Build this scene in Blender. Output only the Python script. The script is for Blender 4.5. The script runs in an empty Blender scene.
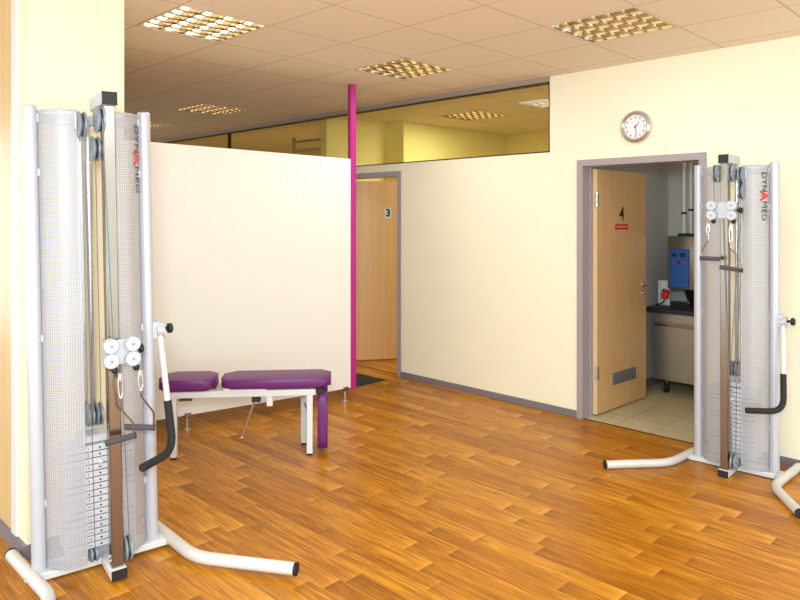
import bpy, bmesh, math, random
from mathutils import Vector, Matrix
random.seed(7)
SC = bpy.context.scene
COL = SC.collection
PI = math.pi
CAM_H = 1.6546
CEIL = 2.837
WY = 5.047            # front face of the back wall

# ------------------------------------------------------------------ materials
MATS = {}
def lin(c):
    return tuple(((v/255)/12.92 if v/255 <= .04045 else ((v/255+.055)/1.055)**2.4) for v in c)
def base_mat(name):
    m = bpy.data.materials.new(name); m.use_nodes = True
    nt = m.node_tree; nt.nodes.clear()
    out = nt.nodes.new('ShaderNodeOutputMaterial')
    b = nt.nodes.new('ShaderNodeBsdfPrincipled')
    nt.links.new(b.outputs[0], out.inputs[0])
    return m, nt, b, out
def N(nt, typ, **kw):
    n = nt.nodes.new(typ)
    for k, v in kw.items(): setattr(n, k, v)
    return n
def math_n(nt, op, a, b=None, c=None):
    n = nt.nodes.new('ShaderNodeMath'); n.operation = op
    for i, v in enumerate((a, b, c)):
        if v is None: continue
        if isinstance(v, (int, float)): n.inputs[i].default_value = v
        else: nt.links.new(v, n.inputs[i])
    return n.outputs[0]
def mix_c(nt, f, a, b, mode='MIX'):
    n = nt.nodes.new('ShaderNodeMix'); n.data_type = 'RGBA'; n.blend_type = mode
    for i, v in ((0, f), (6, a), (7, b)):
        if isinstance(v, (int, float)): n.inputs[i].default_value = v
        elif isinstance(v, tuple): n.inputs[i].default_value = (*v[:3], 1)
        else: nt.links.new(v, n.inputs[i])
    return n.outputs[2]
def mat(name, rgb, rough=.5, metal=0., var=.05, scale=14., bump=0., bscale=200., spec=.5, stretch=(1, 1, 1), coat=0.):
    if name in MATS: return MATS[name]
    m, nt, b, out = base_mat(name)
    tc = N(nt, 'ShaderNodeTexCoord')
    mp = N(nt, 'ShaderNodeMapping'); mp.inputs['Scale'].default_value = stretch
    nt.links.new(tc.outputs['Object'], mp.inputs[0])
    ns = N(nt, 'ShaderNodeTexNoise'); ns.inputs['Scale'].default_value = scale; ns.inputs['Detail'].default_value = 4
    nt.links.new(mp.outputs[0], ns.inputs['Vector'])
    c = lin(rgb)
    lo = tuple(v*(1-var) for v in c); hi = tuple(min(1, v*(1+var)) for v in c)
    nt.links.new(mix_c(nt, ns.outputs[0], lo, hi), b.inputs['Base Color'])
    b.inputs['Roughness'].default_value = rough; b.inputs['Metallic'].default_value = metal
    b.inputs['Specular IOR Level'].default_value = spec
    b.inputs['Coat Weight'].default_value = coat
    if bump:
        n2 = N(nt, 'ShaderNodeTexNoise'); n2.inputs['Scale'].default_value = bscale
        nt.links.new(mp.outputs[0], n2.inputs['Vector'])
        bp = N(nt, 'ShaderNodeBump'); bp.inputs['Strength'].default_value = bump; bp.inputs['Distance'].default_value = .002
        nt.links.new(n2.outputs[0], bp.inputs['Height']); nt.links.new(bp.outputs[0], b.inputs['Normal'])
    MATS[name] = m
    return m

def wood_floor():
    m, nt, b, out = base_mat('wood_floor')
    tc = N(nt, 'ShaderNodeTexCoord'); sp = N(nt, 'ShaderNodeSeparateXYZ')
    nt.links.new(tc.outputs['Object'], sp.inputs[0])
    X, Y = sp.outputs[0], sp.outputs[1]
    W, L = .102, .78
    ry = math_n(nt, 'DIVIDE', Y, W); row = math_n(nt, 'FLOOR', ry); fy = math_n(nt, 'FRACT', ry)
    wn = N(nt, 'ShaderNodeTexWhiteNoise', noise_dimensions='1D'); nt.links.new(row, wn.inputs['W'])
    xx = math_n(nt, 'ADD', math_n(nt, 'DIVIDE', X, L), math_n(nt, 'MULTIPLY', wn.outputs[0], 7.3))
    col = math_n(nt, 'FLOOR', xx); fx = math_n(nt, 'FRACT', xx)
    cb = N(nt, 'ShaderNodeCombineXYZ'); nt.links.new(col, cb.inputs[0]); nt.links.new(row, cb.inputs[1])
    w2 = N(nt, 'ShaderNodeTexWhiteNoise', noise_dimensions='2D'); nt.links.new(cb.outputs[0], w2.inputs['Vector'])
    rnd = w2.outputs[0]
    # grain: noise stretched along the board, shifted per board
    g = N(nt, 'ShaderNodeCombineXYZ')
    nt.links.new(math_n(nt, 'ADD', math_n(nt, 'MULTIPLY', X, 2.2), math_n(nt, 'MULTIPLY', rnd, 50)), g.inputs[0])
    nt.links.new(math_n(nt, 'MULTIPLY', Y, 26), g.inputs[1]); nt.links.new(math_n(nt, 'MULTIPLY', rnd, 19), g.inputs[2])
    n1 = N(nt, 'ShaderNodeTexNoise'); n1.inputs['Scale'].default_value = 1.6; n1.inputs['Detail'].default_value = 6; n1.inputs['Roughness'].default_value = .62; n1.inputs['Distortion'].default_value = .9
    nt.links.new(g.outputs[0], n1.inputs['Vector'])
    n2 = N(nt, 'ShaderNodeTexNoise'); n2.inputs['Scale'].default_value = 2.6; n2.inputs['Detail'].default_value = 3
    nt.links.new(tc.outputs['Object'], n2.inputs['Vector'])
    rp = N(nt, 'ShaderNodeValToRGB')
    e = rp.color_ramp.elements
    e[0].position = .26; e[0].color = (*lin((124, 70, 4)), 1)
    e[1].position = .74; e[1].color = (*lin((222, 156, 40)), 1)
    k = rp.color_ramp.elements.new(.5); k.color = (*lin((176, 108, 12)), 1)
    v = math_n(nt, 'ADD', math_n(nt, 'MULTIPLY', n1.outputs[0], .78), math_n(nt, 'MULTIPLY', rnd, .17))
    v = math_n(nt, 'ADD', v, math_n(nt, 'MULTIPLY', n2.outputs[0], .05))
    nt.links.new(v, rp.inputs[0])
    # the lighter worn edge at a board's end and along one long side
    ex = math_n(nt, 'POWER', fx, 16)
    fx2 = math_n(nt, 'POWER', math_n(nt, 'SUBTRACT', 1, fx), 16)
    ey = math_n(nt, 'GREATER_THAN', fy, .95)
    edge = math_n(nt, 'ADD', math_n(nt, 'MULTIPLY', math_n(nt, 'MULTIPLY', ex, w2.outputs[0]), .62), math_n(nt, 'MULTIPLY', ey, .36))
    c1 = mix_c(nt, edge, rp.outputs[0], lin((238, 166, 62)))
    dk = math_n(nt, 'MULTIPLY', math_n(nt, 'LESS_THAN', fy, .03), .25)
    dk2 = math_n(nt, 'MULTIPLY', fx2, .32)
    c2 = mix_c(nt, math_n(nt, 'MAXIMUM', dk, dk2), c1, lin((92, 44, 6)))
    nt.links.new(c2, b.inputs['Base Color'])
    b.inputs['Roughness'].default_value = .34
    b.inputs['Specular IOR Level'].default_value = .30
    bp = N(nt, 'ShaderNodeBump'); bp.inputs['Strength'].default_value = .12; bp.inputs['Distance'].default_value = .002
    nt.links.new(n1.outputs[0], bp.inputs['Height']); nt.links.new(bp.outputs[0], b.inputs['Normal'])
    return m

def grid_mat(name, rgb, line, tile, ox, oy, lw, rough=.9, var=.03, offs=None):
    m, nt, b, out = base_mat(name)
    tc = N(nt, 'ShaderNodeTexCoord'); sp = N(nt, 'ShaderNodeSeparateXYZ')
    nt.links.new(tc.outputs['Object'], sp.inputs[0])
    def edge(s, o):
        f = math_n(nt, 'FRACT', math_n(nt, 'DIVIDE', math_n(nt, 'SUBTRACT', s, o), tile))
        d = math_n(nt, 'ABSOLUTE', math_n(nt, 'SUBTRACT', f, .5))
        return math_n(nt, 'GREATER_THAN', d, .5-lw/tile/2)
    e = math_n(nt, 'MAXIMUM', edge(sp.outputs[0], ox), edge(sp.outputs[1], oy))
    ns = N(nt, 'ShaderNodeTexNoise'); ns.inputs['Scale'].default_value = 160; ns.inputs['Detail'].default_value = 3
    nt.links.new(tc.outputs['Object'], ns.inputs['Vector'])
    c = lin(rgb)
    cc = mix_c(nt, ns.outputs[0], tuple(v*(1-var) for v in c), tuple(min(1, v*(1+var)) for v in c))
    nt.links.new(mix_c(nt, e, cc, lin(line)), b.inputs['Base Color'])
    b.inputs['Roughness'].default_value = rough; b.inputs['Specular IOR Level'].default_value = .2
    return m

def veneer(name, rgb):
    m, nt, b, out = base_mat(name)
    tc = N(nt, 'ShaderNodeTexCoord'); mp = N(nt, 'ShaderNodeMapping'); mp.inputs['Scale'].default_value = (14, 14, .9)
    nt.links.new(tc.outputs['Object'], mp.inputs[0])
    n1 = N(nt, 'ShaderNodeTexNoise'); n1.inputs['Scale'].default_value = 1.5; n1.inputs['Detail'].default_value = 5; n1.inputs['Distortion'].default_value = .6
    nt.links.new(mp.outputs[0], n1.inputs['Vector'])
    c = lin(rgb)
    nt.links.new(mix_c(nt, n1.outputs[0], (c[0]*.84, c[1]*.8, c[2]*.74), (min(1, c[0]*1.12), min(1, c[1]*1.14), min(1, c[2]*1.2))), b.inputs['Base Color'])
    b.inputs['Roughness'].default_value = .32
    return m

def perforated():
    m, nt, b, out = base_mat('perforated_sheet')
    uv = N(nt, 'ShaderNodeUVMap'); sp = N(nt, 'ShaderNodeSeparateXYZ')
    nt.links.new(uv.outputs[0], sp.inputs[0])
    P = .0102
    def cell(s):
        f = math_n(nt, 'FRACT', math_n(nt, 'DIVIDE', s, P)); d = math_n(nt, 'SUBTRACT', f, .5)
        return math_n(nt, 'MULTIPLY', d, d)
    r2 = math_n(nt, 'ADD', cell(sp.outputs[0]), cell(sp.outputs[1]))
    hole = math_n(nt, 'LESS_THAN', r2, .25**2)
    b.inputs['Base Color'].default_value = (*lin((182, 180, 184)), 1)
    b.inputs['Roughness'].default_value = .5; b.inputs['Metallic'].default_value = .25
    tr = N(nt, 'ShaderNodeBsdfTransparent'); mx = N(nt, 'ShaderNodeMixShader')
    nt.links.new(hole, mx.inputs[0]); nt.links.new(b.outputs[0], mx.inputs[1]); nt.links.new(tr.outputs[0], mx.inputs[2])
    nt.links.new(mx.outputs[0], out.inputs[0])
    return m

def pane_glass(name, tint, refl=.08):
    m, nt, b, out = base_mat(name)
    nt.nodes.remove(b)
    tr = N(nt, 'ShaderNodeBsdfTransparent'); tr.inputs[0].default_value = (*tint, 1)
    gl = N(nt, 'ShaderNodeBsdfGlossy'); gl.inputs['Roughness'].default_value = .02
    lw = N(nt, 'ShaderNodeLayerWeight'); lw.inputs[0].default_value = .5
    fr = math_n(nt, 'ADD', math_n(nt, 'MULTIPLY', math_n(nt, 'POWER', lw.outputs[1], 4), .25), .012)
    mx = N(nt, 'ShaderNodeMixShader')
    nt.links.new(fr, mx.inputs[0]); nt.links.new(tr.outputs[0], mx.inputs[1]); nt.links.new(gl.outputs[0], mx.inputs[2])
    nt.links.new(mx.outputs[0], out.inputs[0])
    return m
def glow(name, rgb, s):
    m, nt, b, out = base_mat(name)
    b.inputs['Base Color'].default_value = (.9, .9, .9, 1)
    b.inputs['Emission Color'].default_value = (*rgb, 1); b.inputs['Emission Strength'].default_value = s
    return m

M_FLOOR = wood_floor()
M_WALL = mat('cream_wall_paint', (250, 240, 212), .85, var=.015, scale=3, bump=.08, bscale=350, spec=.25)
M_PILLAR = None
M_WHITEWALL = mat('white_wall_paint', (205, 203, 196), .85, var=.02, scale=3, spec=.25)
M_ROOMWALL = mat('yellow_wall_paint', (240, 224, 168), .85, var=.02, scale=3, spec=.25)
M_FRAME = mat('grey_frame_paint', (168, 154, 158), .45, var=.02)
M_BASE = mat('grey_baseboard', (126, 118, 122), .5, var=.04)
M_DARKTRIM = mat('dark_brown_trim', (70, 46, 26), .5)
M_GREYTRIM = mat('grey_trim', (160, 150, 140), .6)
M_VENEER = veneer('beech_veneer', (228, 180, 122))
M_VEDGE = mat('pale_beech_edge', (236, 204, 152), .5)
M_STEEL = mat('brushed_stainless', (150, 138, 124), .24, 1., var=.08, scale=30, stretch=(8, 8, .3))
M_DULLSTEEL = mat('kitchen_stainless', (176, 170, 158), .32, .85, var=.08, scale=10)
M_CHROME = mat('chrome', (222, 220, 218), .2, .75)
M_SILVER = mat('silver_powder_coat', (196, 197, 205), .38, .25, var=.02)
M_LEGW = mat('pale_powder_coat', (214, 209, 203), .4, .1, var=.02)
M_WHITE = mat('white_powder_coat', (222, 221, 219), .4, 0., var=.02)
M_PULLEY = mat('grey_pulley_plastic', (136, 146, 156), .4, .2)
M_GROOVE = mat('dark_pulley_groove', (44, 50, 58), .5)
M_BLACK = mat('black_rubber', (24, 24, 25), .55)
M_GRIP = mat('black_foam_grip', (30, 30, 31), .75, bump=.15, bscale=400)
M_GREYGRIP = mat('grey_foam_grip', (74, 72, 76), .75, bump=.15, bscale=400)
M_PLATE = mat('weight_plate_enamel', (214, 214, 218), .4, .1)
M_GAP = mat('dark_steel', (52, 52, 56), .5, .5)
M_CABLE = mat('grey_cable', (122, 120, 122), .4, .3)
M_PURPLE = mat('purple_vinyl', (104, 30, 104), .42, var=.06, scale=30, bump=.15, bscale=500)
M_PIPING = mat('purple_piping', (126, 52, 124), .4)
M_MAGENTA = mat('magenta_paint', (182, 28, 124), .4, var=.03)
M_PANEL = mat('white_partition_laminate', (238, 232, 221), .42, var=.01)
M_TEXT = mat('dark_grey_print', (58, 58, 60), .5)
M_RED = mat('red_print', (226, 34, 26), .45)
M_BLUE = mat('blue_panel_paint', (38, 92, 168), .4)
M_MAT = mat('dark_green_mat', (44, 46, 36), .95, bump=.4, bscale=300)
M_DIAL = mat('clock_dial', (232, 232, 236), .5)
M_BRONZE = mat('champagne_metal', (204, 198, 188), .24, .8)
M_LOUVRE_TINT = mat('louvre_reflection_tint', (172, 142, 96), .22, 1., var=.1, scale=20)  # gold tint paints in the cream room reflected by the louvres
M_LFRAME = mat('beige_light_frame', (214, 192, 166), .5)
M_TUBE_ON = glow('tube_on', (1, .97, .93), 6.)
M_TUBE_DIM = glow('tube_dim', (1, .96, .9), 3.)
M_CEIL = grid_mat('ceiling_tiles', (236, 222, 203), (206, 186, 164), .6, -4.163, 1.885, .012)
M_KTILE = grid_mat('kitchen_floor_tiles', (206, 190, 148), (160, 146, 112), .30, -2.9, 5.06, .006, rough=.35, var=.08)
M_PERF = perforated()
M_GLASS = pane_glass('window_glass', (.92, .90, .78))
def pillar_mat():
    m, nt, b, out = base_mat('ribbed_cream_panel')
    tc = N(nt, 'ShaderNodeTexCoord'); sp = N(nt, 'ShaderNodeSeparateXYZ'); nt.links.new(tc.outputs['Object'], sp.inputs[0])
    s = math_n(nt, 'ADD', sp.outputs[0], sp.outputs[1])
    f = math_n(nt, 'FRACT', math_n(nt, 'DIVIDE', s, .062))
    e = math_n(nt, 'LESS_THAN', f, .07)
    nt.links.new(mix_c(nt, math_n(nt, 'MULTIPLY', e, .28), lin((250, 236, 198)), lin((214, 184, 116))), b.inputs['Base Color'])
    b.inputs['Roughness'].default_value = .55
    return m
M_PILLAR = pillar_mat()
M_SIDE = veneer('pale_wood_panelling', (218, 186, 128))

# ------------------------------------------------------------------ mesh helpers
class MB:
    def __init__(s): s.bm = bmesh.new()
    def _xf(s, vs, rot, loc):
        bmesh.ops.transform(s.bm, matrix=Matrix.Translation(loc) @ rot, verts=vs)
    def box(s, lo, hi, bevel=0, seg=2, rz=0, pivot=None):
        lo, hi = Vector(lo), Vector(hi)
        r = bmesh.ops.create_cube(s.bm, size=1)
        vs = r['verts']
        d = hi-lo
        bmesh.ops.transform(s.bm, matrix=Matrix.Translation((lo+hi)/2) @ Matrix.Diagonal((*d, 1)), verts=vs)
        if rz:
            pv = Vector(pivot) if pivot else (lo+hi)/2
            bmesh.ops.transform(s.bm, matrix=Matrix.Translation(pv) @ Matrix.Rotation(rz, 4, 'Z') @ Matrix.Translation(-pv), verts=vs)
        if bevel:
            es = list({e for v in vs for e in v.link_edges})
            bmesh.ops.bevel(s.bm, geom=es, offset=bevel, segments=seg, profile=.5, affect='EDGES')
        return s
    def cyl(s, p0, p1, r, seg=20, r2=None):
        p0, p1 = Vector(p0), Vector(p1); d = p1-p0
        m = bmesh.ops.create_cone(s.bm, cap_ends=True, segments=seg, radius1=r, radius2=r if r2 is None else r2, depth=d.length)
        q = Vector((0, 0, 1)).rotation_difference(d.normalized()).to_matrix().to_4x4()
        s._xf(m['verts'], q, (p0+p1)/2); return s
    def sphere(s, c, r, sc=(1, 1, 1)):
        m = bmesh.ops.create_uvsphere(s.bm, u_segments=16, v_segments=10, radius=r)
        bmesh.ops.transform(s.bm, matrix=Matrix.Translation(c) @ Matrix.Diagonal((*sc, 1)), verts=m['verts']); return s
    def tube(s, pts, r, corner=0., seg=14, closed=False):
        pts = [Vector(p) for p in pts]
        if corner:
            new = [pts[0]]
            for a, b, c in zip(pts, pts[1:], pts[2:]):
                u, v = (a-b), (c-b); k = min(corner, u.length*.49, v.length*.49)
                pa, pc = b+u.normalized()*k, b+v.normalized()*k
                for t in [i/6 for i in range(7)]:
                    new.append(pa*(1-t)**2 + b*2*t*(1-t) + pc*t*t)
            new.append(pts[-1]); pts = new
        n = len(pts); rings = []
        t0 = (pts[1]-pts[0]).normalized()
        up = Vector((0, 0, 1)) if abs(t0.z) < .9 else Vector((1, 0, 0))
        nx = t0.cross(up).normalized()
        for i, p in enumerate(pts):
            if closed: t = (pts[(i+1) % n]-pts[i-1]).normalized()
            else: t = (pts[min(i+1, n-1)]-pts[max(i-1, 0)]).normalized()
            nx = (nx-t*nx.dot(t)).normalized(); ny = t.cross(nx)
            rings.append([s.bm.verts.new(p+nx*math.cos(2*PI*k/seg)*r+ny*math.sin(2*PI*k/seg)*r) for k in range(seg)])
        for a, b in list(zip(rings, rings[1:])) + ([(rings[-1], rings[0])] if closed else []):
            for k in range(seg):
                s.bm.faces.new((a[k], a[(k+1) % seg], b[(k+1) % seg], b[k]))
        if not closed:
            s.bm.faces.new(rings[0][::-1]); s.bm.faces.new(rings[-1])
        return s
    def prism(s, prof, z0, z1):
        lo = [s.bm.verts.new((x, y, z0)) for x, y in prof]; hi = [s.bm.verts.new((x, y, z1)) for x, y in prof]
        n = len(prof)
        for i in range(n): s.bm.faces.new((lo[i], lo[(i+1) % n], hi[(i+1) % n], hi[i]))
        s.bm.faces.new(lo[::-1]); s.bm.faces.new(hi); return s
    def lathe(s, prof, axis='z', c=(0, 0, 0), seg=32):
        # prof: (radius, height) list, closed loop not needed
        rings = []
        for r, h in prof:
            ring = []
            for k in range(seg):
                a = 2*PI*k/seg; u, v = r*math.cos(a), r*math.sin(a)
                p = {'z': (u, v, h), 'x': (h, u, v), 'y': (v, h, u)}[axis]
                ring.append(s.bm.verts.new(Vector(c)+Vector(p)))
            rings.append(ring)
        for a, b in zip(rings, rings[1:]):
            for k in range(seg): s.bm.faces.new((a[k], a[(k+1) % seg], b[(k+1) % seg], b[k]))
        s.bm.faces.new(rings[0][::-1]); s.bm.faces.new(rings[-1]); return s
    def build(s, name, m, parent=None, angle=40):
        bmesh.ops.recalc_face_normals(s.bm, faces=s.bm.faces)
        me = bpy.data.meshes.new(name); s.bm.to_mesh(me); s.bm.free()
        me.materials.append(m)
        for p in me.polygons: p.use_smooth = True
        me.set_sharp_from_angle(angle=math.radians(angle))
        o = bpy.data.objects.new(name, me); COL.objects.link(o)
        if parent: o.parent = parent
        return o
def thing(name, label, cat, loc=(0, 0, 0), rz=0, group=None):
    o = bpy.data.objects.new(name, None); COL.objects.link(o); o.empty_display_size = .1
    o.location = loc; o.rotation_euler = (0, 0, rz); o['label'] = label; o['category'] = cat
    if group: o['group'] = group
    return o
def tag(o, label, cat, group=None):
    o['label'] = label; o['category'] = cat
    if group: o['group'] = group
    return o
def struct(o, label=None):
    o['kind'] = 'structure'
    if label: o['label'] = label
    return o
def text_mesh(name, s, size, m, parent, mtx, depth=.0006, align='CENTER', bold=0., spacing=1.):
    cu = bpy.data.curves.new('t', 'FONT'); cu.body = s; cu.size = size; cu.extrude = depth
    cu.align_x = align; cu.align_y = 'CENTER'; cu.offset = bold; cu.space_character = spacing; cu.resolution_u = 3
    t = bpy.data.objects.new('t', cu); COL.objects.link(t)
    dg = bpy.context.evaluated_depsgraph_get(); dg.update()
    me = bpy.data.meshes.new_from_object(t.evaluated_get(dg))
    bpy.data.objects.remove(t); bpy.data.curves.remove(cu)
    me.name = name; me.transform(mtx); me.materials.clear(); me.materials.append(m)
    o = bpy.data.objects.new(name, me); COL.objects.link(o)
    if parent: o.parent = parent
    return o

# ------------------------------------------------------------------ room shell
XL, XR, YF = -11.5, 2.6, -3.6
DOOR3 = (-5.967, -4.937); DOOR4 = (-2.914, -1.879); DTOP = 2.112
WT = .12; CX = -3.176; CZ = 2.195
# floors
struct(MB().box((XL, YF, -.1), (XR, WY+.004, 0)).box((XL, WY+.004, -.1), (-2.98, 8.4, 0)).build('floor', M_FLOOR))
struct(MB().box((-2.98, WY+.004, -.1), (-.8, 7.0, 0)).build('floor_tiles', M_KTILE), 'beige kitchen floor tiles behind door 4')
struct(MB().box((DOOR4[0]+.05, WY-.004, 0), (DOOR4[1]-.05, WY+.012, .003)).build('trim_1', M_DARKTRIM))
struct(MB().box((DOOR3[0]+.05, WY+.05, 0), (DOOR3[1]-.05, WY+.062, .003)).build('trim_2', M_DARKTRIM))
# ceiling tiles, open where a louvre light sits
LIGHTS = [(0, 0), (3, 0), (3, 3), (3, -5), (3, -8), (7, -2), (7, 0)]
bm = MB()
GX, GY = -4.163, 1.885
for a in range(-10, 12):
    for b_ in range(-13, 12):
        if (a, b_) in LIGHTS: continue
        x0, y0 = GX+.6*b_, GY+.6*a
        x1, y1 = min(x0+.6, XR), min(y0+.6, 8.4)
        x0, y0 = max(x0, XL), max(y0, YF)
        if x1-x0 < .01 or y1-y0 < .01: continue
        vs = [bm.bm.verts.new(p) for p in ((x0, y0, CEIL), (x1, y0, CEIL), (x1, y1, CEIL), (x0, y1, CEIL))]
        bm.bm.faces.new(vs[::-1])
struct(bm.build('ceiling', M_CEIL))
struct(MB().box((XL, YF, CEIL+.16), (XR, 8.4, CEIL+.2)).build('ceiling_deck', M_WHITEWALL))
# back wall with two doorways and the clerestory opening
y0, y1 = WY, WY+WT
b = MB()
b.box((XL, y0, 0), (DOOR3[0]+.03, y1, CZ)).box((DOOR3[0]+.03, y0, DTOP-.03), (DOOR3[1]-.03, y1, CZ))
b.box((DOOR3[1]-.03, y0, 0), (CX, y1, CZ)).box((CX, y0, 0), (DOOR4[0]+.03, y1, CEIL))
b.box((DOOR4[0]+.03, y0, DTOP-.03), (DOOR4[1]-.03, y1, CEIL)).box((DOOR4[1]-.03, y0, 0), (XR, y1, CEIL))
struct(b.build('wall_back', M_WALL))
# rooms beyond the back wall
struct(MB().box((-6.40, y1, 0), (-6.29, 6.13, CEIL)).box((-6.40, 6.13, 0), (-5.96, 8.3, CEIL)).build('wall_room_left', M_ROOMWALL))
struct(MB().box((XL, 8.3, 0), (-2.96, 8.4, CEIL)).build('wall_room_back', M_ROOMWALL))
struct(MB().box((-3.06, y1, 0), (-2.95, 8.3, CEIL)).build('wall_kitchen_left', M_WHITEWALL))
struct(MB().box((-2.95, 6.9, 0), (-.8, 7.0, CEIL)).build('wall_kitchen_back', M_WHITEWALL))
struct(MB().box((-.9, y1, 0), (-.8, 6.9, CEIL)).build('wall_kitchen_right', M_WHITEWALL))
struct(MB().box((XL-.1, 1.1, 0), (XL, 8.4, CEIL)).build('wall_left', M_WALL))
# pillar in front of the left machine, its ribbed panels and a white cover strip
struct(MB().box((-3.79, 1.1, 0), (-3.6, 1.575, CEIL)).build('wall_pillar', M_PILLAR), 'cream ribbed pillar behind the nearer pulley machine')
struct(MB().box((-9.0, 1.1, 0), (-3.79, 1.5, CEIL)).build('wall_side', M_SIDE))
struct(MB().box((-3.79, 1.086, .075), (-3.715, 1.1, CEIL)).build('trim_3', M_WHITE), 'white vertical strip on the pillar')
# baseboards
def bb(name, p0, p1): struct(MB().box(p0, p1).build(name, M_BASE))
bb('baseboard_back', (DOOR3[1], WY-.014, 0), (DOOR4[0], WY, .056))
bb('baseboard_right', (DOOR4[1], WY-.014, 0), (XR, WY, .056))
bb('baseboard_far', (XL, WY-.014, 0), (DOOR3[0], WY, .056))
bb('baseboard_pillar', (-4.05, 1.084, 0), (-3.586, 1.1, .07))
bb('baseboard_pillar_side', (-3.6, 1.1, 0), (-3.586, 1.575, .07))
bb('baseboard_side', (-9.0, 1.084, 0), (-4.05, 1.1, .07))
bb('baseboard_kitchen', (-2.95, y1, 0), (-2.936, 6.9, .08))
bb('baseboard_kitchen_back', (-2.936, 6.886, 0), (-.9, 6.9, .08))
# clerestory window: rails, mullions, panes
def rail(x0_, x1_, z0, z1, m, nm, yo=-.004):
    return struct(MB().box((x0_, WY+yo, z0), (x1_, WY+.05, z1)).build(nm, m))
rail(XL, CX, CEIL-.042, CEIL, M_GREYTRIM, 'trim_4', -.012)
win = MB()
win.box((XL, WY, CZ), (CX, WY+.05, CZ+.012)).box((XL, WY, CEIL-.055), (CX, WY+.05, CEIL-.042))
for xm in (CX-.012, -8.262, XL):
    win.box((xm, WY, CZ), (xm+.012, WY+.05, CEIL-.042))
w = struct(win.build('window_1', M_DARKTRIM), 'long clerestory window above the back wall')
for xa, xb in ((-8.25, CX-.012), (XL+.012, -8.262)):
    MB().box((xa, WY+.02, CZ+.012), (xb, WY+.026, CEIL-.055)).build('glass_pane', M_GLASS, w)
rail(XL, CX, CZ-.03, CZ, M_WALL, 'trim_5', -.003)
# metal rail frame beyond the glass, left room
t = thing('rail_frame', 'grey metal rail frame seen dimly through the clerestory glass left of the magenta post', 'rail frame', (-7.3, 5.45, 0))
MB().cyl((0, 0, 0), (0, 0, 2.68), .022).build('post', M_GREYTRIM, t)
for z, x2 in ((2.62, .88), (2.50, .88)):
    MB().cyl((0, 0, z), (x2, .05, z), .016).build('rail', M_GREYTRIM, t)

# door frames
def door_frame(nm, x0_, x1_, zt):
    f = .052
    b = MB()
    ya, yb = WY-.012, WY+WT+.012
    b.box((x0_, ya, 0), (x0_+f, yb, zt)).box((x1_-f, ya, 0), (x1_, yb, zt)).box((x0_+f, ya, zt-f), (x1_-f, yb, zt))
    b.box((x0_+f, yb-.03, 0), (x0_+f+.014, yb, zt-f)).box((x1_-f-.014, yb-.03, 0), (x1_-f, yb, zt-f))
    return struct(b.build(nm, M_FRAME))
door_frame('door_frame_3', *DOOR3, 2.118); door_frame('door_frame_4', *DOOR4, DTOP)
# door 4: hinged at its left, standing open into the kitchen
d4 = thing('door_4', 'beech veneer door number four standing open into the kitchen', 'door', (-2.858, WY+.145, .012), math.radians(87.5))
del d4['category']; d4['kind'] = 'structure'
LW, LH, LT = .835, 2.03, .042
MB().box((0, -LT, 0), (LW, 0, LH), .002, 1).build('leaf', M_VENEER, d4)
MB().box((-.003, -LT-.0005, 0), (.006, .0005, LH)).build('edge_band', M_VEDGE, d4)
for z in (.28, 1.72):
    h = MB().cyl((-.012, -LT-.004, z), (-.012, -LT-.004, z+.12), .009).box((-.01, -LT-.003, z+.005), (.028, -LT+.0, z+.115)).build('hinge', M_CHROME, d4)
g = MB().box((.24, -LT-.006, .20), (.64, -LT+.001, .305), .003)
for k in range(7): g.box((.25, -LT-.010, .209+k*.013), (.63, -LT-.005, .216+k*.013))
g.build('vent_grille', M_BASE, d4)
text_mesh('number', '4', .17, M_BLACK, d4, Matrix.Translation((.40, -LT-.0012, 1.655)) @ Matrix.Rotation(PI/2, 4, 'X'), .0006, bold=.002)
sg = MB().box((.29, -LT-.003, 1.525), (.50, -LT, 1.573)).build('sign_plate', M_RED, d4)
MB().box((.31, -LT-.0036, 1.546), (.48, -LT-.0028, 1.553)).build('sign_stripe', M_WHITE, sg)
h = MB().cyl((LW-.065, -LT-.006, 1.03), (LW-.065, -LT+.001, 1.03), .024).cyl((LW-.065, -LT-.05, 1.03), (LW-.065, -LT, 1.03), .009)
h.tube([(LW-.065, -LT-.048, 1.03), (LW-.19, -LT-.052, 1.03)], .009).build('handle', M_BRONZE, d4)
MB().cyl((LW-.065, -LT-.006, .95), (LW-.065, -LT+.001, .95), .022).cyl((LW-.065, -LT-.014, .95), (LW-.065, -LT, .95), .009).build('lock_cylinder', M_CHROME, d4)
# door 3: hinged at its left, opened into its room
d3 = thing('door_3', 'beech veneer door number three standing ajar behind the magenta post', 'door', (-5.91, WY+.145, .012), math.radians(56))
del d3['category']; d3['kind'] = 'structure'
MB().box((0, -LT, 0), (.90, 0, 2.04), .002, 1).build('leaf', M_VENEER, d3)
tg = MB().box((.40, -LT-.002, 1.615), (.48, -LT, 1.735)).build('number_plate', M_WHITE, d3)
text_mesh('number', '3', .12, M_BLACK, tg, Matrix.Translation((.44, -LT-.0030, 1.675)) @ Matrix.Rotation(PI/2, 4, 'X'), .0006, bold=.004)
# floor mat
tag(MB().box((-5.75, 4.24, 0), (-4.955, 4.83, .008), .003).build('door_mat', M_MAT), 'dark green doormat on the wood floor before door three', 'doormat')

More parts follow.
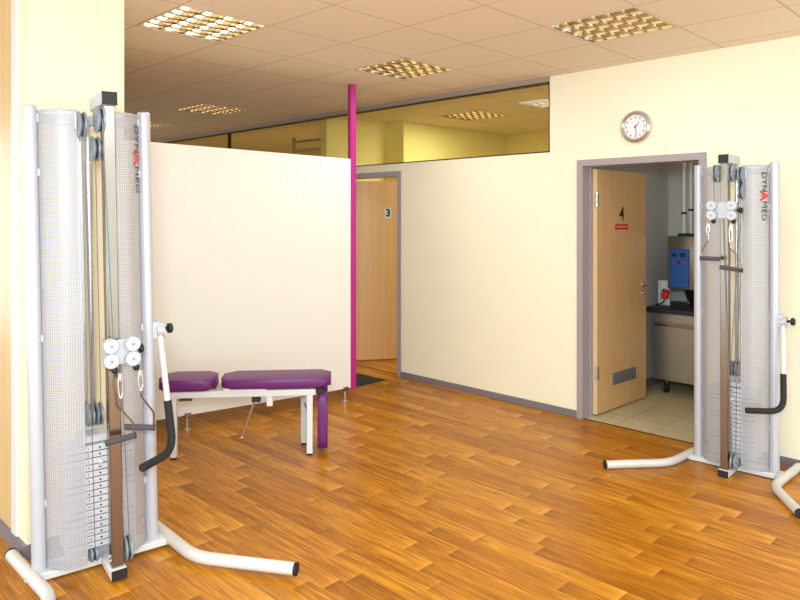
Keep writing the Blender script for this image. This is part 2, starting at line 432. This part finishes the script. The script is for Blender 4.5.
# ------------------------------------------------------------------ ceiling lights
def louvre_light(a, b_, label, m_tube, power, col=(1, .93, .82)):
    cx, cy = GX+.6*(b_+.5), GY+.6*(a+.5)
    t = thing('ceiling_light', label, 'ceiling light', (cx, cy, CEIL), 0, 'square recessed louvre ceiling lights')
    h = .30
    f = MB()
    for s in (-1, 1):
        f.box((-h, s*h-(.016 if s > 0 else 0), -.004), (h, s*h+(.016 if s < 0 else 0), .01))
        f.box((s*h-(.016 if s > 0 else 0), -h+.016, -.004), (s*h+(.016 if s < 0 else 0), h-.016, .01))
    f.build('frame', M_LFRAME, t)
    hb = MB()
    for s in (-1, 1):
        hb.box((-h, min(s*h, s*(h-.006)), .01), (h, max(s*h, s*(h-.006)), .11)).box((min(s*h, s*(h-.006)), -h, .01), (max(s*h, s*(h-.006)), h, .11))
    hb.box((-h, -h, .104), (h, h, .11)).build('housing', M_WHITE, t)
    q = .284; row = 2*q/4; cell = 2*q/6
    lv = MB()
    for k in range(5):
        y = -q+row*k
        vs = [(-q, y-.008, .002), (-q, y+.008, .002), (-q, y+.002, .05), (-q, y-.002, .05)]
        p = [lv.bm.verts.new(v) for v in vs]; p2 = [lv.bm.verts.new((q, v[1], v[2])) for v in vs]
        for i in range(4): lv.bm.faces.new((p[i], p[(i+1) % 4], p2[(i+1) % 4], p2[i]))
        lv.bm.faces.new(p[::-1]); lv.bm.faces.new(p2)
    lv.build('side_reflector', M_LOUVRE_TINT, t)
    for k in range(0, 7):
        cb = MB()
        x = -q+cell*k
        vs = [(x-.013, .002), (x+.013, .002), (x+.010, .007), (x+.003, .014), (x-.003, .014), (x-.010, .007)]
        p = [cb.bm.verts.new((v[0], -q, v[1])) for v in vs]; p2 = [cb.bm.verts.new((v[0], q, v[1])) for v in vs]
        for i in range(6): cb.bm.faces.new((p[i], p[(i+1) % 6], p2[(i+1) % 6], p2[i]))
        cb.bm.faces.new(p[::-1]); cb.bm.faces.new(p2)
        cb.build('louvre_blade', M_LOUVRE_TINT, t)
    for k in range(4):
        y = -q+row*(k+.5)
        MB().cyl((-q, y, .034), (q, y, .034), .019 if m_tube is M_TUBE_ON else .013, 12).build('tube', m_tube, t)
    if power:
        l = bpy.data.lights.new('louvre_lamp', 'AREA'); l.shape = 'SQUARE'; l.size = .5; l.energy = power; l.color = col
        lo = bpy.data.objects.new('louvre_lamp', l); COL.objects.link(lo); lo.parent = t; lo.location = (0, 0, -.012)
    return t
louvre_light(0, 0, 'brightly lit square louvre ceiling light nearest the cream pillar', M_TUBE_ON, 5, (.92, .98, 1))
louvre_light(3, 0, 'square louvre ceiling light just right of the magenta post top', M_TUBE_DIM, 11, (.88, .97, 1))
louvre_light(3, 3, 'square louvre ceiling light above the wall clock', M_TUBE_DIM, 6, (.88, .97, 1))
louvre_light(3, -5, 'small far louvre ceiling light above the white partition', M_TUBE_DIM, 0)
louvre_light(3, -8, 'farthest louvre ceiling light just beside the nearer machine top', M_TUBE_DIM, 0)
louvre_light(7, -2, 'louvre ceiling light seen through the clerestory glass, in the middle of the pane', M_TUBE_DIM, 24, (.96, 1, .70))
louvre_light(7, 0, 'louvre ceiling light cut by the right end of the clerestory glass', M_TUBE_DIM, 18, (.96, 1, .70))

# ------------------------------------------------------------------ partition with magenta post
pA = Vector((-5.065, 1.73, 0)); pB = Vector((-4.633, 4.073, 0))
ang = math.atan2((pB-pA).y, (pB-pA).x); PL = (pB-pA).length
pt = thing('partition', 'tall white free-standing partition panel with magenta post at its right end', 'partition', pA, ang)
b = MB(); zt0, zt1 = 2.225, 2.165
v0 = [b.bm.verts.new(p) for p in ((0, -.016, .118), (PL, -.016, .118), (PL, .016, .118), (0, .016, .118), (0, -.016, zt0), (PL, -.016, zt1), (PL, .016, zt1), (0, .016, zt0))]
for f in ((0, 1, 5, 4), (1, 2, 6, 5), (2, 3, 7, 6), (3, 0, 4, 7), (4, 5, 6, 7), (3, 2, 1, 0)): b.bm.faces.new([v0[i] for i in f])
b.build('panel', M_PANEL, pt)
MB().box((PL+.004, -.012, .105), (PL+.062, .042, CEIL), .002, 1).build('post', M_MAGENTA, pt)
for x in (.2, PL-1.463, PL-.05):
    ft = MB().cyl((x, 0, .014), (x, 0, .125), .008).lathe([(.03, 0), (.03, .006), (.012, .016)], 'z', (x, 0, 0)).build('foot', M_CHROME, pt)
    MB().box((x-.026, -.026, .10), (x+.026, .026, .135), .002, 1).build('foot_clamp', M_STEEL, ft)

# ------------------------------------------------------------------ wall clock
ck = thing('wall_clock', 'round wall clock with polished metal rim and pale dial above door four', 'clock', (-2.403, WY, 2.339))
MB().lathe([(.124, 0), (.125, -.018), (.118, -.034), (.104, -.042), (.094, -.034), (.090, -.022), (.001, -.022)], 'y', seg=48).build('rim', M_BRONZE, ck)
dl = MB().lathe([(.090, -.0225), (.090, -.026), (.0005, -.026)], 'y', seg=48).build('dial', M_DIAL, ck)
for k in range(12):
    a = k*PI/6; r = .074; x, z = r*math.sin(a), r*math.cos(a)
    MB().box((x-.004, -.0275, z-.006), (x+.004, -.0258, z+.006)).build('hour_mark', M_TEXT, dl)
def hand(nm, a, ln, w_):
    d = Vector((math.sin(a), 0, math.cos(a))); n = Vector((math.cos(a), 0, -math.sin(a)))
    b = MB(); P = [(-.012*d+n*w_), (-.012*d-n*w_), (ln*d-n*w_*.5), (ln*d+n*w_*.5)]
    lo = [b.bm.verts.new((p.x, -.028, p.z)) for p in P]; hi = [b.bm.verts.new((p.x, -.030, p.z)) for p in P]
    for i in range(4): b.bm.faces.new((lo[i], lo[(i+1) % 4], hi[(i+1) % 4], hi[i]))
    b.bm.faces.new(lo); b.bm.faces.new(hi[::-1]); b.build(nm, M_TEXT, ck)
hand('hour_hand', math.radians(44), .048, .0035); hand('minute_hand', math.radians(172), .07, .0025)
MB().cyl((0, -.032, 0), (0, -.026, 0), .005).build('hand_pin', M_TEXT, ck)

# ------------------------------------------------------------------ treatment bench
bn = thing('treatment_bench', 'low white-framed treatment bench with three purple vinyl pads', 'bench', (-4.3756, 2.258, 0), math.radians(50))
RL = .958
fr = MB()
for y in (-.022, .205):
    fr.box((-.075 if y > 0 else -.022, y, .415), (RL, y+.042, .459), .003, 1)
for x in (-.02, RL-.045): fr.box((x, .02, .41), (x+.04, .205, .448))
fr.build('frame', M_WHITE, bn)
for x in (-.022, RL-.062):
    for y, sh in ((-.022, 0), (.205, -.05)):
        lg = MB().box((x+sh, y, .012), (x+sh+.042, y+.042, .415), .003, 1).build('leg', M_WHITE, bn)
        MB().box((x+sh+.002, y+.002, 0), (x+sh+.04, y+.04, .013)).build('leg_cap', M_BLACK, lg)
for y in (-.012, .215):
    MB().tube([(RL-.075, y+.012, .36), (RL-.04, y+.012, .24)], .006).build('leg_brace', M_STEEL, bn)
def pad(nm, lo, hi, up='z', rc=.07, bv=.026):
    """a cushion: rounded corners in its own plane and soft edges all round"""
    (x0_, y0_, z0_), (x1_, y1_, z1_) = lo, hi
    if up == 'x': x0_, x1_, z0_, z1_ = z0_, z1_, x0_, x1_
    prof = []
    for cx_, cy_, a0 in ((x1_-rc, y1_-rc, 0), (x0_+rc, y1_-rc, 90), (x0_+rc, y0_+rc, 180), (x1_-rc, y0_+rc, 270)):
        for k in range(7):
            an = math.radians(a0+15*k); prof.append((cx_+rc*math.cos(an), cy_+rc*math.sin(an)))
    b = MB().prism(prof, z0_, z1_)
    es = [e for e in b.bm.edges if abs(e.verts[0].co.z-e.verts[1].co.z) < 1e-6]
    bmesh.ops.bevel(b.bm, geom=es, offset=bv, segments=4, profile=.5, affect='EDGES')
    if up == 'x':
        for v in b.bm.verts: v.co = Vector((v.co.z, v.co.y, v.co.x))
    o = b.build(nm, M_PURPLE, bn, 60)
    if up == 'z':
        i = .022
        pr = []
        for x, y in prof:
            mx_, my_ = (x0_+x1_)/2, (y0_+y1_)/2
            pr.append((mx_+(x-mx_)*(1-2*i/(x1_-x0_)), my_+(y-my_)*(1-2*i/(y1_-y0_)), z1_-.0035))
        MB().tube(pr, .0032, 0, 8, True).build('piping', M_PIPING, o)
    return o
pad('pad', (-.108, -.038, .466), (.268, .250, .540))
pad('pad', (.311, -.038, .472), (1.064, .250, .536))
# the end pad hangs folded down
pad('pad', (RL+.012, -.03, .03), (RL+.082, .25, .440), 'x')
MB().box((.33, -.024, .452), (.62, -.002, .474)).box((.33, .215, .452), (.62, .237, .474)).build('pad_bracket', M_WHITE, bn)
MB().box((-.04, .01, .45), (.22, .205, .468)).build('pad_board', M_GAP, bn)
MB().box((.37, .02, .452), (1.0, .205, .474)).build('pad_board', M_GAP, bn)
MB().box((RL-.01, -.01, .425), (RL+.06, .23, .462), .004, 1).build('end_hinge', M_BLACK, bn)
MB().box((.625, -.030, .35), (.665, .012, .417), .002, 1).build('clamp_block', M_WHITE, bn)
MB().cyl((.555, .02, .425), (.44, .10, .10), .0065).sphere((.44, .10, .10), .011).build('prop_rod', M_CHROME, bn)
MB().box((.52, .0, .37), (.58, .05, .415), .004, 1).build('rod_joint', M_GAP, bn)
MB().box((0.03, -.012, .393), (.12, .03, .406)).build('slide_plate', M_STEEL, bn)

# ------------------------------------------------------------------ cable pulley towers
def wheel(parent, c, r, axis='x', w_=.030):
    h = w_/2
    g = MB().lathe([(r*.8, -h*.6), (r*.8, h*.6)], axis, c, 28).build('pulley', M_GROOVE, parent)
    for s in (-1, 1):
        d = MB()
        d.lathe(sorted([(r*.96, s*h*.35), (r, s*h*.55), (r, s*h*.9), (r*.93, s*h)], key=lambda q: q[1]), axis, c, 32)
        d.lathe([(r*.14, s*h*.9), (r*.14, s*h*1.35)], axis, c, 12)
        d.build('pulley_disc', M_PULLEY, g)
    return g
def tower(label, loc, rz, sc, m, col_x, car, legs, base, px3, px4, lean=0.):
    """car: (z of the carriage, its offset, half the spacing of its roller pairs); m = side the pulleys stand on"""
    t = thing('cable_pulley_machine', label, 'pulley machine', loc, rz, 'cable pulley training machines')
    t.scale = (sc,)*3
    t.rotation_euler = (0, lean, rz)
    H = 1.985; PX = .2325
    MB().box((base[0]-.0, -.045, .004), (base[1], .075, .034), .003, 1).build('base_plate', M_WHITE, t)
    for s in (-1, 1):
        lg = legs[(s+1)//2]
        ft = MB().tube([(*q, .0265) for q in lg], .0265, .09, 20).build('foot_tube', M_LEGW, t)
        e = Vector((*lg[2], .0265)); d = (e-Vector((*lg[1], .0265))).normalized()
        MB().cyl(e-d*.002, e+d*.008, .0275).build('end_cap', M_BLACK, ft)
        MB().cyl((lg[0][0], .232, .0265), (lg[0][0], .252, .0265), .0272).build('end_cap', M_GAP, ft)
        MB().box((s*.25-.04, -.022, .008), (s*.25+.04, .05, .0335)).build('weld_plate', M_WHITE, ft)
        up = MB().cyl((s*PX, 0, .034), (s*PX, 0, H), .0285, 28).build('upright', M_SILVER, t)
        MB().lathe([(.0285, H), (.0285, H+.006), (.022, H+.012), (.001, H+.012)], 'z', (s*PX, 0, 0), 24).build('top_cap', M_SILVER, up)
        # curved perforated cover
        prof = [(.062, -.070), (.062, -.092), (.100, -.0935), (.130, -.090), (.143, -.0855), (.156, -.0765), (.168, -.0645), (.179, -.051), (.189, -.037), (.198, -.022), (.205, -.006)]
        b = MB(); uvl = b.bm.loops.layers.uv.new('UVMap')
        dist = [0]
        for a, c in zip(prof, prof[1:]): dist.append(dist[-1]+math.hypot(c[0]-a[0], c[1]-a[1]))
        cols = [[b.bm.verts.new((s*x, y, z)) for z in (.04, H-.012)] for x, y in prof]
        for i in range(len(prof)-1):
            q = (cols[i][0], cols[i+1][0], cols[i+1][1], cols[i][1])
            f = b.bm.faces.new(q)
            uvs = ((dist[i], 0), (dist[i+1], 0), (dist[i+1], H), (dist[i], H))
            mp = dict(zip(q, uvs))
            for l in f.loops: l[uvl].uv = mp[l.vert]
        cv = b.build('cover_panel', M_PERF, t, 25)
        # solid rim along the top edge of the cover
        rim = MB().tube([(s*x, y, H-.010) for x, y in prof[1:]], .004, 0, 8)
        rim.tube([(s*prof[1][0], prof[1][1], .05), (s*prof[1][0], prof[1][1], H-.01)], .003, 0, 6)
        rim.build('cover_rim', M_SILVER, cv)
        MB().cyl((s*.075, -.097, .07), (s*.075, -.088, .07), .007).build('cover_screw', M_CHROME, cv)
        for z in (.30, 1.0, 1.7):
            MB().box((min(s*.19, s*.235), -.014, z), (max(s*.19, s*.235), -.006, z+.03)).build('cover_clip', M_SILVER, cv)
    # cross head behind the cover, arm and column in front
    MB().box((-.235, -.012, H-.06), (.235, .028, H-.02), .003, 1).build('cross_head', M_SILVER, t)
    YC = -.205
    ar = MB().box((col_x-.031, YC-.012, H+.004), (col_x+.031, .02, H+.060), .002, 1).build('top_arm', M_SILVER, t)
    MB().box((col_x-.030, YC-.020, H+.005), (col_x+.030, YC-.012, H+.059)).build('end_cap', M_BLACK, ar)
    MB().box((col_x-.02, -.02, H-.05), (col_x+.02, .02, H+.006)).build('arm_post', M_SILVER, ar)
    MB().box((col_x-.024, YC, .046), (col_x+.024, YC+.052, H+.005), .003, 1).build('column', M_STEEL, t)
    fo = MB().box((col_x-.032, YC-.018, .004), (col_x+.032, -.044, .046), .002, 1).build('column_foot', M_WHITE, t)
    MB().box((col_x-.031, YC-.026, .005), (col_x+.031, YC-.018, .045)).build('end_cap', M_BLACK, fo)
    br = MB()
    for z in (.07, .09): br.cyl((col_x-.03, YC+.03, z), (col_x+.03, YC+.03, z), .006)
    br.build('foot_bolt', M_CHROME, fo)
    # pulleys at the head
    zp = H-.072; R = .056
    sides = (-1, 1) if m > 0 else (-1,)
    for x, y, z in [(col_x+q*.041, YC+(-.014 if q < 0 else .020), zp+.012) for q in sides]+[(px3, -.11, zp), (px4, -.118, zp-.100)]:
        wheel(t, (x, y, z), R if z > zp-.05 else R*.92)
    MB().box((px3-.026, -.115, zp-.02), (px3-.018, -.02, zp+.04)).box((px3+.018, -.115, zp-.02), (px3+.026, -.02, zp+.04)).build('pulley_bracket', M_SILVER, t)
    # weight stack with guide rods
    for x in (m*.036, m*.004):
        MB().cyl((x, .02, .034), (x, .02, H-.05), .0125, 16).build('guide_rod', M_CHROME, t)
    np_, z0, pitch = 16, .100, .0278
    for k in range(np_):
        z = z0+pitch*(np_-1-k)
        wp = MB().box((-.142, -.078, z), (.142, .062, z+pitch-.0045), .0012, 1).build('weight_plate', M_PLATE, t)
        text_mesh('number', str(k+1), .017, M_TEXT, wp, Matrix.Translation((-.045, -.0788, z+.0115)) @ Matrix.Rotation(PI/2, 4, 'X'), .0003)
        MB().cyl((0, -.0795, z+.0115), (0, -.076, z+.0115), .0042, 10).build('pin_hole', M_BLACK, wp)
    MB().box((-.138, -.070, z0+.002), (.138, .058, z0+pitch*np_-.006)).build('stack_core', M_GAP, t)
    zt = z0+pitch*np_
    MB().box((-.075, -.05, zt), (.075, .06, zt+.03), .002, 1).build('top_plate', M_PLATE, t)
    MB().cyl((.0, -.094, z0+pitch*13+.0115), (0, -.076, z0+pitch*13+.0115), .004).sphere((0, -.098, z0+pitch*13+.0115), .009).build('selector_pin', M_WHITE, t)
    MB().cyl((m*.01, -.03, zt+.03), (m*.01, -.03, zt+.075), .006).build('lifting_bolt', M_CHROME, t)
    for dx in (-.018, .018): wheel(t, (m*.01+dx, -.035, zt+.118), .049, 'x', .026)
    MB().box((m*.01-.036, -.045, zt+.06), (m*.01+.036, -.025, zt+.075)).build('pulley_yoke', M_SILVER, t)
    # bottom pulleys
    wheel(t, (col_x+.048, YC+.045, .098), .052); wheel(t, (m*.03, -.060, .068), .033)
    MB().box((-.06, -.03, .034), (.055, .05, .098), .002, 1).build('stack_rest', M_SILVER, t)
    # bumpers behind the column
    for z in (.135, .525):
        MB().box((col_x-m*.03-.008, YC+.055, z), (col_x-m*.03+.008, YC+.085, z+.095), .003, 1).build('cable_guide', M_BLACK, t)
    # carriage
    zc, off, hs = car; cx = col_x+off; yf = YC-.034
    cg = MB().box((cx-hs, YC-.026, zc-.052), (cx+hs, YC-.014, zc+.052), .002, 1)
    cg.box((col_x-.034, YC-.016, zc-.05), (col_x-.0255, YC+.06, zc+.05)).box((col_x+.0255, YC-.016, zc-.05), (col_x+.034, YC+.06, zc+.05)).build('carriage', M_SILVER, t)
    for sx in (-1, 1):
        for sz in (-1, 1):
            c = (cx+sx*hs, yf, zc+sz*.031)
            w_ = MB().lathe([(.026, -.016), (.026, .016)], 'y', c, 24).build('roller', M_GROOVE, t)
            dd = MB()
            for q in (-1, 1): dd.lathe(sorted([(.031, q*.010), (.031, q*.015), (.028, q*.018)], key=lambda v: v[1]), 'y', c, 24)
            dd.build('roller_disc', M_SILVER, w_)
            MB().cyl((c[0], yf-.021, c[2]), (c[0], yf-.017, c[2]), .006, 12).build('roller_bolt', M_PULLEY, w_)
        MB().sphere((cx+sx*(hs)+.012, yf-.004, zc-.070), .0145).build('cable_stop', M_BLACK, t)
    kx = col_x+(.075 if m > 0 else .06)
    MB().cyl((cx+hs+.02, YC+.0, zc), (cx+hs+.034, YC+.0, zc), .008).lathe([(.008, 0), (.019, .004), (.019, .018), (.012, .022)], 'x', (cx+hs+.032, YC, zc), 16).build('lock_knob', M_BLACK, t)
    # cables
    def cable(*pts): MB().tube(pts, .0022, 0, 6).build('cable', M_CABLE, t)
    for s in sides:
        cable((col_x+s*.041, YC-(.068 if s < 0 else .036), zp+.01), (cx+s*hs*.75, YC-.03, zc+.05))
    cable((cx, YC-.012, zc-.05), (col_x+.048, YC-.004, .098))
    for dx, yy in ((-.018, -.06), (.018, -.06)):
        cable((m*.01+dx, -.08, zt+.118), (px4+dx*.4, -.085, zp-.13))
    cable((px3, -.166, zp), (px3*.5, -.10, zt+.12)); cable((m*.03, -.095, .09), (m*.035, -.07, zp-.15))
    # swivel lever on the right upright
    lb = MB().box((PX+.015, -.022, .955), (PX+.05, .022, 1.035), .004, 1).cyl((PX+.036, 0, .99), (PX+.070, 0, .99), .034, 24).build('lever_bracket', M_SILVER, t)
    MB().cyl((PX+.069, .005, .995), (PX+.092, .005, .995), .008).lathe([(.010, 0), (.023, .005), (.023, .022), (.015, .027)], 'x', (PX+.088, .005, .995), 18).build('bracket_knob', M_BLACK, lb)
    piv = Vector((PX+.050, -.012, .985)); cor = Vector((PX+.075, -.105, .452)); end = cor+Vector((-.175, -.14, .005))
    mid = piv.lerp(cor, .60)
    MB().tube([piv, mid], .0135, 0, 18).build('lever_arm', M_WHITE, t)
    MB().tube([piv.lerp(cor, .58), cor, end], .0178, .085, 18).build('lever_grip', M_GRIP, t)
    # lettering down the right cover edge
    dvec = Vector((-.010, -.014, 0)).normalized()      # across the facet, towards the slot
    nrm = Vector((.014, -.010, 0)).normalized()
    def basis(cz, lift=.0050, sh=0.):
        c = Vector((.1825, -.047, cz))+nrm*lift-dvec*sh
        X = Vector((0, 0, -1)); Yv = -dvec; Z = X.cross(Yv)
        mm = Matrix((X*1.22, Yv, Z)).transposed().to_4x4(); mm.translation = c
        return mm
    text_mesh('lettering', 'DYN', .050, M_TEXT, t, basis(1.869), bold=.0005, spacing=1.0)
    text_mesh('lettering', 'MED', .050, M_TEXT, t, basis(1.687), bold=.0, spacing=1.04)
    text_mesh('red_letter', 'A', .078, M_RED, t, basis(1.782, sh=-.004), bold=.0018)
    return t
T1 = tower('tall silver pulley machine with perforated cover standing before the cream pillar', (-3.328, 1.330, 0.0055), math.radians(80), 1.08, -1, .037, (.957, .024, .043),
           (((-.31, .24), (-.22, -.275), (-.50, -.62)), ((.275, .24), (.338, -.275), (.645, -.635))), (-.240, .30), -.053, -.002, math.radians(-1.1))
T2 = tower('tall silver pulley machine standing against the wall beside open door four', (-1.587, 4.752, 0), math.radians(2.5), 1.0, 1, -.008, (1.690, -.004, .060),
           (((-.27, .24), (-.332, -.255), (-.63, -.572)), ((.32, .24), (.283, -.235), (.49, -.556))), (-.30, .245), .070, .072)
bpy.context.view_layer.update()

def hang_handle(tower_, label, pts, g0, g1, ring):
    """a snap hook, a bent wire and a foam grip, in the tower's own frame"""
    M = tower_.matrix_world
    t = thing('pull_handle', label, 'pull handle', M @ Vector(pts[0]), 0, 'stirrup handles on the pulley machines')
    o = Vector(M @ Vector(pts[0]))
    W = lambda p: (M @ Vector(p))-o
    top, r1 = Vector(pts[0]), Vector(ring)
    hk = MB(); n = 14; L = top.z-r1.z
    lp = [(top.x+.009*math.cos(2*PI*k/n), top.y, top.z-L*.5+L*.5*math.sin(2*PI*k/n)) for k in range(n)]
    hk.tube([W(p) for p in lp], .0034, 0, 8, True)
    hk.cyl(W((top.x, top.y, top.z-.002)), W((top.x, top.y, top.z-L*.3)), .006, 10).build('snap_hook', M_CHROME, t)
    MB().tube([W(p) for p in [ring]+pts[1:]+[g0]], .0042, .012, 8).build('wire_bail', M_STEEL, t)
    a, b_ = Vector(g0), Vector(g1)
    MB().tube([W(a), W(b_)], .0135, 0, 16).build('grip', M_GREYGRIP, t)
    d = (a-b_).normalized()
    MB().cyl(W(a), W(a+d*.006), .0145, 14).build('grip_cap', M_BLACK, t)
    return t
hang_handle(T1, 'stirrup handle hanging lower and nearer the steel column on the pillar-side machine', [(.052, -.245, .872), (.052, -.245, .722), (.100, -.25, .655)], (.100, -.25, .603), (-.016, -.272, .600), (.052, -.245, .765))
hang_handle(T1, 'stirrup handle hanging nearest the lever on the pillar-side machine', [(.133, -.245, .875), (.133, -.245, .765), (.188, -.235, .680)], (.188, -.225, .612), (.074, -.200, .632), (.133, -.245, .785))
hang_handle(T2, 'stirrup handle hanging nearest the kitchen doorway', [(-.086, -.268, 1.608), (-.082, -.268, 1.500), (-.125, -.272, 1.430)], (-.125, -.272, 1.385), (-.015, -.272, 1.385), (-.086, -.268, 1.540))
hang_handle(T2, 'stirrup handle hanging in front of the steel column beside the wall', [(.050, -.268, 1.608), (.050, -.268, 1.455), (.115, -.272, 1.370)], (.115, -.272, 1.320), (-.010, -.28, 1.335), (.050, -.268, 1.480))

# ------------------------------------------------------------------ kitchen beyond door 4
KX, KY = -2.85, 6.25
cb = thing('kitchen_cabinet', 'stainless steel kitchen base cabinet beyond door four', 'cabinet', (KX, KY, 0))
MB().box((.02, .02, .13), (1.6, .62, .755), .003, 1).build('body', M_DULLSTEEL, cb)
for x in (.03, .66):
    d = MB().box((x, 0, .15), (x+.6, .02, .66), .003, 1).build('door', M_DULLSTEEL, cb)
    MB().box((x+.02, -.012, .635), (x+.58, 0, .65), .002, 1).build('handle', M_STEEL, d)
MB().box((.02, .002, .67), (1.6, .022, .75), .002, 1).build('fascia', M_DULLSTEEL, cb)
for x in (.12, 1.5):
    for y in (.1, .54):
        k = MB().cyl((x, y, .09), (x, y, .135), .012).box((x-.022, y-.015, .045), (x+.022, y+.015, .095)).build('castor', M_STEEL, cb)
        MB().cyl((x-.014, y-.005, .042), (x+.014, y-.005, .042), .042, 20).build('castor_wheel', M_BLACK, k)
tag(MB().box((KX-.03, KY-.02, .757), (KX+1.62, 6.88, .800), .004, 1).build('worktop', M_GAP), 'dark worktop on the stainless kitchen cabinet', 'worktop')
wh = .801
fm = thing('kitchen_mixer', 'stainless kitchen machine with blue control panel on the worktop', 'kitchen machine', (-2.745, 6.40, wh))
MB().box((0, 0, .17), (.62, .42, .665), .006, 2).build('housing', M_DULLSTEEL, fm)
bp = MB().box((.028, -.012, .185), (.205, .001, .545), .004, 1).build('control_panel', M_BLUE, fm)
for x, z, r, mm in ((.07, .49, .016, M_BLACK), (.15, .49, .022, M_BLACK), (.07, .42, .011, M_RED), (.115, .42, .011, M_BLACK), (.16, .42, .011, M_RED)):
    MB().cyl((x, -.026, z), (x, -.011, z), r, 18).build('dial' if z > .45 else 'push_button', mm, bp)
MB().lathe([(.07, 0), (.075, .02), (.14, .17)], 'z', (.23, .16, 0), 24).build('hopper', M_BLACK, fm)
for x, y in ((.5, .06), (.5, .36), (.06, .36)): MB().cyl((x, y, 0), (x, y, .17), .02).build('leg', M_DULLSTEEL, fm)
tag(MB().box((-2.655, 6.42, wh+.666), (-2.45, 6.62, wh+.690), .003, 1).build('rubber_pad', M_BLACK), 'flat black block on top of the stainless kitchen machine', 'block')
for i, (x, lb) in enumerate(((-2.63, 'white vertical pipe nearer the doorway frame, above the stainless machine'), (-2.565, 'white vertical pipe nearer the pulley machine, above the stainless machine'))):
    pp = thing('water_pipe', lb, 'pipe', (x, 6.5, wh+.691), 0, 'white pipes above the kitchen machine')
    MB().cyl((0, 0, 0), (0, 0, CEIL-wh-.691), .020, 20).build('pipe', M_WHITE, pp)
    c = MB().lathe([(.024, .18+.03*i), (.024, .20+.03*i)], 'z', (0, 0, 0), 20).build('pipe_clamp', M_GAP, pp)
    MB().cyl((0, -.04, .19+.03*i), (0, -.02, .19+.03*i), .008, 12).build('clamp_screw', M_GAP, pp)
    MB().cyl((0, -.0, .80), (0, 0, .83), .026, 20).build('pipe_collar', M_GAP, pp)
sk = thing('power_outlet', 'white socket board standing at the back of the kitchen worktop', 'socket', (-2.85, 6.46, wh))
MB().box((-.012, 0, 0), (.012, .03, .235), .002, 1).build('upright_strip', M_WHITE, sk)
MB().box((.012, .01, 0), (.095, .03, .235), .002, 1).build('back_board', M_WHITE, sk)
s2 = MB().box((.02, -.01, .10), (.088, .012, .17), .006, 2).build('socket', M_WHITE, sk)
MB().cyl((.054, -.012, .135), (.054, -.009, .135), .024, 20).build('socket_hole', M_GAP, s2)
pg = thing('red_plug', 'red power plug with black cable beside the blue control panel', 'plug', (-2.768, 6.435, wh+.105))
MB().cyl((0, 0, .03), (.0, -.045, .005), .028, 18).box((-.03, -.06, -.035), (.03, -.015, .02), .008, 2).build('plug_body', M_RED, pg)
MB().tube([(0, -.045, -.03), (-.01, -.05, -.07), (-.045, -.05, -.088), (-.09, -.03, -.0935)], .006, .02, 10).build('cable', M_BLACK, pg)

# ------------------------------------------------------------------ light
def area(nm, loc, aim, size, energy, col=(1, 1, 1), sy=None):
    l = bpy.data.lights.new(nm, 'AREA'); l.energy = energy; l.color = col; l.size = size
    if sy: l.shape = 'RECTANGLE'; l.size_y = sy
    o = bpy.data.objects.new(nm, l); COL.objects.link(o); o.location = loc
    o.rotation_euler = (Vector(aim)-Vector(loc)).to_track_quat('-Z', 'Y').to_euler()
    return o
area('camera_flash', (.1, -.2, 2.05), (-3, 3.2, 1.3), .35, 80, (.80, .94, 1))
for x, y in ((-1.2, -1.3), (1.1, 1.6)):
    area('unseen_ceiling_fill', (x, y, CEIL-.03), (x, y, 0), .55, 55, (.80, .94, 1))  # unseen lamps added overhead, out of view, to light the room
area('kitchen_fill', (-1.7, 5.9, CEIL-.03), (-1.7, 5.9, 0), .5, 2.5, (1, .97, .9))  # weak fill added here; the kitchen's own light is off
area('left_room_fill', (-8.2, 6.6, CEIL-.03), (-8.2, 6.6, 0), .6, 36, (.95, 1, .74))  # added hidden light, without a fitting, brightens the left room behind the glass
wd = bpy.data.worlds.new('daylight'); SC.world = wd; wd.use_nodes = True
bg = wd.node_tree.nodes['Background']; bg.inputs[0].default_value = (.77, .93, 1, 1); bg.inputs[1].default_value = 2.7

# ------------------------------------------------------------------ camera
cam = bpy.data.cameras.new('camera'); co = bpy.data.objects.new('camera', cam); COL.objects.link(co)
cam.sensor_width = 36; cam.lens = 686.8/800*36; cam.shift_y = -84/800; cam.clip_start = .05
co.location = (0, 0, CAM_H); co.rotation_euler = (PI/2, 0, .7765)
SC.camera = co
SC.view_settings.view_transform = 'Standard'; SC.view_settings.look = 'None'
SC.view_settings.exposure = .11; SC.view_settings.gamma = 1.
SC.view_settings.use_curve_mapping = False
